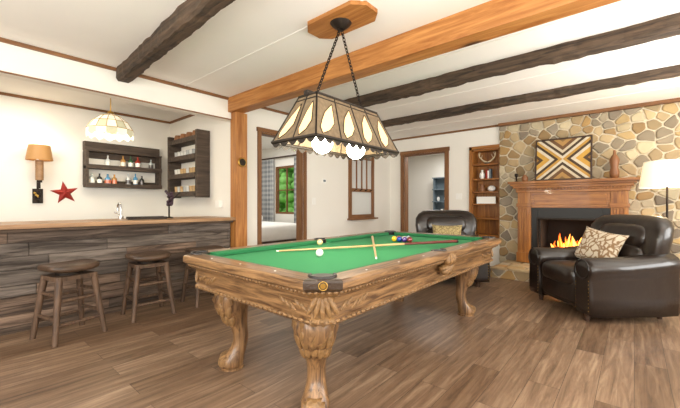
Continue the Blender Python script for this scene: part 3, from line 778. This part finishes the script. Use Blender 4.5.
# ------------------------------------------------------------------ leather club chairs
def chair(name, x, y, rz, sc=1.):
    g = empty(name, (x, y, 0), rz); g.scale = (sc, sc, sc); b = MB()
    b.sell((0, -.02, .2), (.36, .4, .12), M_leather, .2, .2)
    prof = [(-.105, .07), (-.11, .25), (-.10, .40)]
    for i in range(11):
        a = math.radians(215-(250)*i/10); prof.append((.135*math.cos(a), .50+.105*math.sin(a)))
    prof += [(.10, .40), (.11, .25), (.105, .07)]
    for s in (-1, 1):
        rings = []
        for yy, q in ((-.455, .72), (-.452, .86), (-.44, .95), (-.42, 1), (-.1, 1.01), (.2, 1), (.38, .97), (.41, .85)):
            dz = .0 if yy < 0 else yy*.16
            rings.append([(s*.39+px*q, yy, .32+(pz-.32)*q+dz*(pz > .3)) for px, pz in prof])
        b.loft(rings, M_leather)
        b.torus((s*.39, -.455, .5), .09, .007, M_black, Matrix.Rotation(pi/2, 3, 'X'), n=20)
        for k in range(9):
            for e in (-1, 1): b.sell((s*.39+e*.082, -.452, .12+k*.035), (.005, .004, .005), M_brass, nu=6, nv=4)
    b.obj('arms_and_base', parent=g)
    b = MB()
    b.sell((0, -.11, .385), (.285, .36, .095), M_leather, .45, .3, 32, 14, fn=lambda p: Vector((p.x, p.y, p.z*(1+.25*(1-(p.x/.3)**2)))))
    b.sell((0, -.40, .25), (.285, .045, .13), M_leather, .4, .4)
    b.obj('seat_cushion', parent=g)
    b = MB(); rings = []
    for z, hw, hd, yc in ((.12, .36, .09, .36), (.2, .38, .11, .36), (.4, .4, .12, .37), (.6, .43, .125, .39), (.76, .455, .13, .415), (.87, .45, .13, .435), (.94, .41, .115, .445), (.985, .34, .08, .45), (1.0, .22, .03, .45)):
        ring = []
        for i in range(36):
            u = 2*pi*i/36; cx = math.copysign(abs(math.cos(u))**.5, math.cos(u))*hw; sy_ = math.copysign(abs(math.sin(u))**.7, math.sin(u))*hd
            ring.append((cx, yc+sy_-.55*cx*cx*(1 if z > .45 else .4), z))
        rings.append(ring)
    b.loft(rings, M_leather)
    for k, zz in ((0, .58), (1, .78)):
        b.sell((0, .26+k*.05, zz), (.3, .09, .125), M_leather, .6, .45, 28, 12, R3=Matrix.Rotation(math.radians(-12), 3, 'X'))
    b.obj('back', parent=g)
    b = MB()
    for sx in (-1, 1):
        b.cyl((sx*.36, -.38, 0), (sx*.36, -.38, .1), .022, .034, M_stoolseat); b.cyl((sx*.33, .36, 0), (sx*.33, .34, .12), .022, .034, M_stoolseat)
    b.obj('feet', parent=g)
    return g
chair('leather_club_chair', -.31, 4.70, math.radians(-48), 1.03); chair('leather_club_chair.001', -2.17, 5.05, math.radians(28), 1.05)
def pillow(name, loc, rot, w, h, t, m):
    b = MB(); n = 14; V = []; F = []
    for s in (1, -1):
        o = len(V)
        for i in range(n+1):
            for j in range(n+1):
                u = -1+2*i/n; v = -1+2*j/n; k = max(0, (1-u**4)*(1-v**4))**.5
                V.append((u*w*(1-.1*(1-v*v)*abs(u)**1), s*t*k, v*h*(1-.1*(1-u*u)*abs(v))))
        for i in range(n):
            for j in range(n):
                q = [o+i*(n+1)+j, o+(i+1)*(n+1)+j, o+(i+1)*(n+1)+j+1, o+i*(n+1)+j+1]; F.append(q if s < 0 else q[::-1])
    b.add(V, F, m, True); return b.obj(name, loc, rot=rot)
pillow('throw_pillow', (-.3, 4.8, .67), (math.radians(-22), math.radians(8), math.radians(-38)), .25, .2, .07, M_pil)
pillow('throw_pillow.001', (-2.12, 4.92, .68), (math.radians(-22), 0, math.radians(24)), .22, .17, .07, M_pilg)

# ------------------------------------------------------------------ floor lamp
b = MB(); b.lathe([(.14, 0), (.14, .02), (.03, .035), (.012, .05)], (0, 0, 0), M_iron); b.cyl((0, 0, .04), (0, 0, 1.62), .011, m=M_iron)
b.lathe([(.26, 1.35), (.215, 1.66)], (0, 0, 0), M_shadel, 32, caps=False); b.torus((0, 0, 1.35), .26, .004, M_linen, n=32); b.torus((0, 0, 1.66), .215, .004, M_linen, n=32)
b.sell((0, 0, 1.5), (.04, .04, .05), M_bulb, nu=12, nv=8)
for k in range(3):
    a = k*2.1; b.cyl((0, 0, 1.62), (.2*math.cos(a), .2*math.sin(a), 1.65), .003, m=M_iron, n=6)
FL = (.3, 5.68); b.obj('floor_lamp', (*FL, 0))

# ------------------------------------------------------------------ left wall: framed mirror rack, switches
b = MB(); y0, y1, z0, z1 = -.41, .41, 0, 1.25
for y in (y0, y1-.07): b.box(0, .04, y, y+.07, z0, z1, M_trimz)
for z in (z0, z1-.07, .52): b.box(0, .04, y0+.07, y1-.07, z, z+.07, M_trim)
b.box(.001, .01, y0+.07, y1-.07, z0+.07, z1-.07, M_mirror)
for k in range(1, 4): yy = y0+.07+k*(y1-y0-.14)/4; b.box(.01, .03, yy-.012, yy+.012, .59, z1-.07, M_trimz)
for k in range(4): b.cyl((.04, y0+.15+k*.17, .55), (.1, y0+.15+k*.17, .57), .01, m=M_iron)
b.box(0, .12, y0-.03, y1+.03, -.03, 0, M_trim); b.box(0, .07, y0-.03, y1+.03, z1, z1+.03, M_trim)
b.obj('framed_wall_mirror', (XL, 5.55, .87))
b = MB(); b.box(0, .02, -.05, .05, -.04, .04, M_white); b.box(.02, .024, -.03, .03, -.015, .02, M_cab); b.obj('thermostat', (XL, 4.45, 1.56), bevel=.003)
b = MB(); b.box(0, .008, -.04, .04, -.06, .06, M_white); b.box(.008, .014, -.01, .01, -.02, .02, M_white); b.obj('light_switch', (XL, 4.2, 1.2))
b = MB(); b.box(-.06, .06, -.008, 0, -.06, .06, M_white); b.box(-.01, .01, -.014, -.008, -.02, .02, M_white); b.obj('light_switch.001', (-2.62, YB, 1.3))
b = MB(); b.box(-.05, .05, -.06, 0, -.05, .05, M_white); b.obj('wall_outlet', (-4.55, YS, 1.15))

# ------------------------------------------------------------------ bedroom
b = MB(); b.box(-.95, .95, -.7, .7, .25, .4, M_stoolseat)
b.sell((0, 0, .55), (.97, .72, .18), M_linen, .25, .2); b.sell((-.62, -.33, .8), (.2, .3, .12), M_linen, .7, .5); b.sell((-.62, .33, .8), (.2, .3, .12), M_linen, .7, .5)
b.box(-1.02, -.95, -.74, .74, 0, 1.15, M_trimz)
for sx in (-.9, .9):
    for sy in (-.65, .65): b.cyl((sx, sy, 0), (sx, sy, .26), .04, m=M_stoolseat)
b.obj('bed', (-6.5, 4.6, 0))
for i, (xa, xb) in enumerate(((-7.5, -7.0), (-6.2, -5.8))):
    b = MB(); n = 40; V = []
    for k in range(n+1):
        x = xa+(xb-xa)*k/n; y = .03*math.sin(k*1.3); V += [(x, y, .1), (x, y, 2.295)]
    b.add(V, [(2*k, 2*k+2, 2*k+3, 2*k+1) for k in range(n)], M_plaid, True); b.obj('curtain' if i == 0 else 'curtain.001', (0, wy-.07, 0))
b = MB(); b.cyl((-7.5, wy-.07, 2.32), (-5.6, wy-.07, 2.32), .02, m=M_stoolseat); b.sell((-7.53, wy-.07, 2.326), (.03,)*3, M_stoolseat); b.sell((-5.6, wy-.07, 2.326), (.03,)*3, M_stoolseat)
for x in (-7.3, -5.8): b.cyl((x, wy-.07, 2.32), (x, wy, 2.32), .01, m=M_stoolseat)
b.obj('curtain_rod')
# hutch in hall
b = MB(); b.box(-.38, .38, -.2, .2, 0, .85, M_cab); b.box(-.4, .4, -.22, .2, .85, .88, M_cab); b.box(-.38, -.35, -.05, .2, .88, 1.9, M_cab); b.box(.35, .38, -.05, .2, .88, 1.9, M_cab); b.box(-.35, .35, .17, .2, .88, 1.9, M_cab)
for z in (1.2, 1.55, 1.88): b.box(-.4, .4, -.07, .2, z, z+.03, M_cab)
for s in (-1, 1):
    b.box(min(s*.02, s*.34), max(s*.02, s*.34), -.215, -.2, .08, .8, M_cab); b.sell((s*.06, -.23, .5), (.015,)*3, M_brass, nu=8, nv=6)
for k in range(6): b.lathe([(.02, 0), (.045, .05), (.035, .12)], (-.28+k*.11, .08, .885 if k % 2 else 1.232), M_white, 12)
b.obj('china_hutch', (-4.02, 9.3, 0))
# outdoors
bx('ground_outside', (-30, 20, -25, 30, -.5, -.35), M_grass)
for q, (tx, ty) in enumerate(((-9.4, 8.3), (-8.0, 8.6), (-11.2, 9.0))):
    b = MB(); rr = random.Random(2+q)
    b.cyl((0, 0, 0), (0, 0, 2), .15, m=M_stool)
    for i in range(150):
        s = rr.uniform(.12, .3); b.sell((rr.uniform(-1, 1), rr.uniform(-.6, .6), rr.uniform(.9, 3.4)), (s, s, s*.7), M_leaf, nu=7, nv=5)
    b.obj('garden_tree' if q == 0 else 'garden_tree.%03d' % q, (tx, ty, -.35))

# ------------------------------------------------------------------ lights
def area(name, loc, rot, sx, sy, e, col=(1, 1, 1)):
    l = bpy.data.lights.new(name, 'AREA'); l.shape = 'RECTANGLE'; l.size = sx; l.size_y = sy; l.energy = e; l.color = col
    o = bpy.data.objects.new(name, l); bpy.context.collection.objects.link(o); o.location = loc; o.rotation_euler = rot; return o
def point(name, loc, e, col, r=.05, parent=None):
    l = bpy.data.lights.new(name, 'POINT'); l.energy = e; l.color = col; l.shadow_soft_size = r
    o = bpy.data.objects.new(name, l); bpy.context.collection.objects.link(o); o.location = loc; return o
DL = (1, .985, .95)
area('window_light', (XR-.02, 1, 1.5), (0, pi/2, 0), 1.4, 2, 84, DL); area('window_light.001', (XR-.02, 4.4, 1.5), (0, pi/2, 0), 1.4, 2, 80, DL)
area('window_light.002', (-2.2, YR+.02, 1.5), (pi/2, 0, 0), 2, 1.4, 80, DL); area('window_light.003', (.8, YR+.02, 1.5), (pi/2, 0, 0), 2, 1.4, 70, DL)
area('bounce_flash', (.4, -.4, 1.3), (pi, 0, 0), 2.2, 2.2, 150, DL)
area('bounce_flash.001', (1.3, 3.6, 1.2), (pi, 0, 0), 1.6, 3., 110, DL)
area('fill_light_bar', (-5.3, .2, H-.02), (0, 0, 0), .8, 1.5, 22, (1, .96, .9))  # added fill that brightens the alcove behind the header, no fixture there
area('fill_light_bedroom', (-6.2, 4.2, H-.02), (0, 0, 0), 1.5, 1.5, 38, DL); area('fill_light_hall', (-3.4, 8.2, H-.02), (0, 0, 0), 1.5, 1.5, 58, DL)  # unseen area fills added to brighten bedroom and hall, no real fixtures
point('billiard_lamp_light', (lx, ly-.21, 1.48), 11, (1, .88, .68)); point('billiard_lamp_light.001', (lx, ly+.19, 1.48), 11, (1, .88, .68))
point('pendant_light', (-5.2, 1.453, 1.95), 11, (1, .86, .64)); point('fire_light', (-.78, 6.45, .5), 9, (1, .5, .18), .1)
point('floor_lamp_light', (*FL, 1.75), 6, (1, .82, .56)); point('floor_lamp_light.001', (*FL, 1.3), 5, (1, .82, .56)); point('sconce_light', (XA+.14, .873, 2.0), 3, (1, .75, .45))
w = bpy.data.worlds.new('World'); bpy.context.scene.world = w; w.use_nodes = True
bg = w.node_tree.nodes['Background']; bg.inputs[0].default_value = (.85, .93, 1, 1); bg.inputs[1].default_value = 1.5

# ------------------------------------------------------------------ camera
cam = bpy.data.cameras.new('camera'); co = bpy.data.objects.new('camera', cam); bpy.context.collection.objects.link(co)
co.location = (0, 0, 1.15); co.rotation_euler = (pi/2, 0, math.atan2(.651, .759)); cam.sensor_width = 36; cam.lens = 343/680*36; cam.clip_start = .05
bpy.context.scene.camera = co
sc = bpy.context.scene; sc.view_settings.view_transform = 'Standard'; sc.view_settings.exposure = 0.05
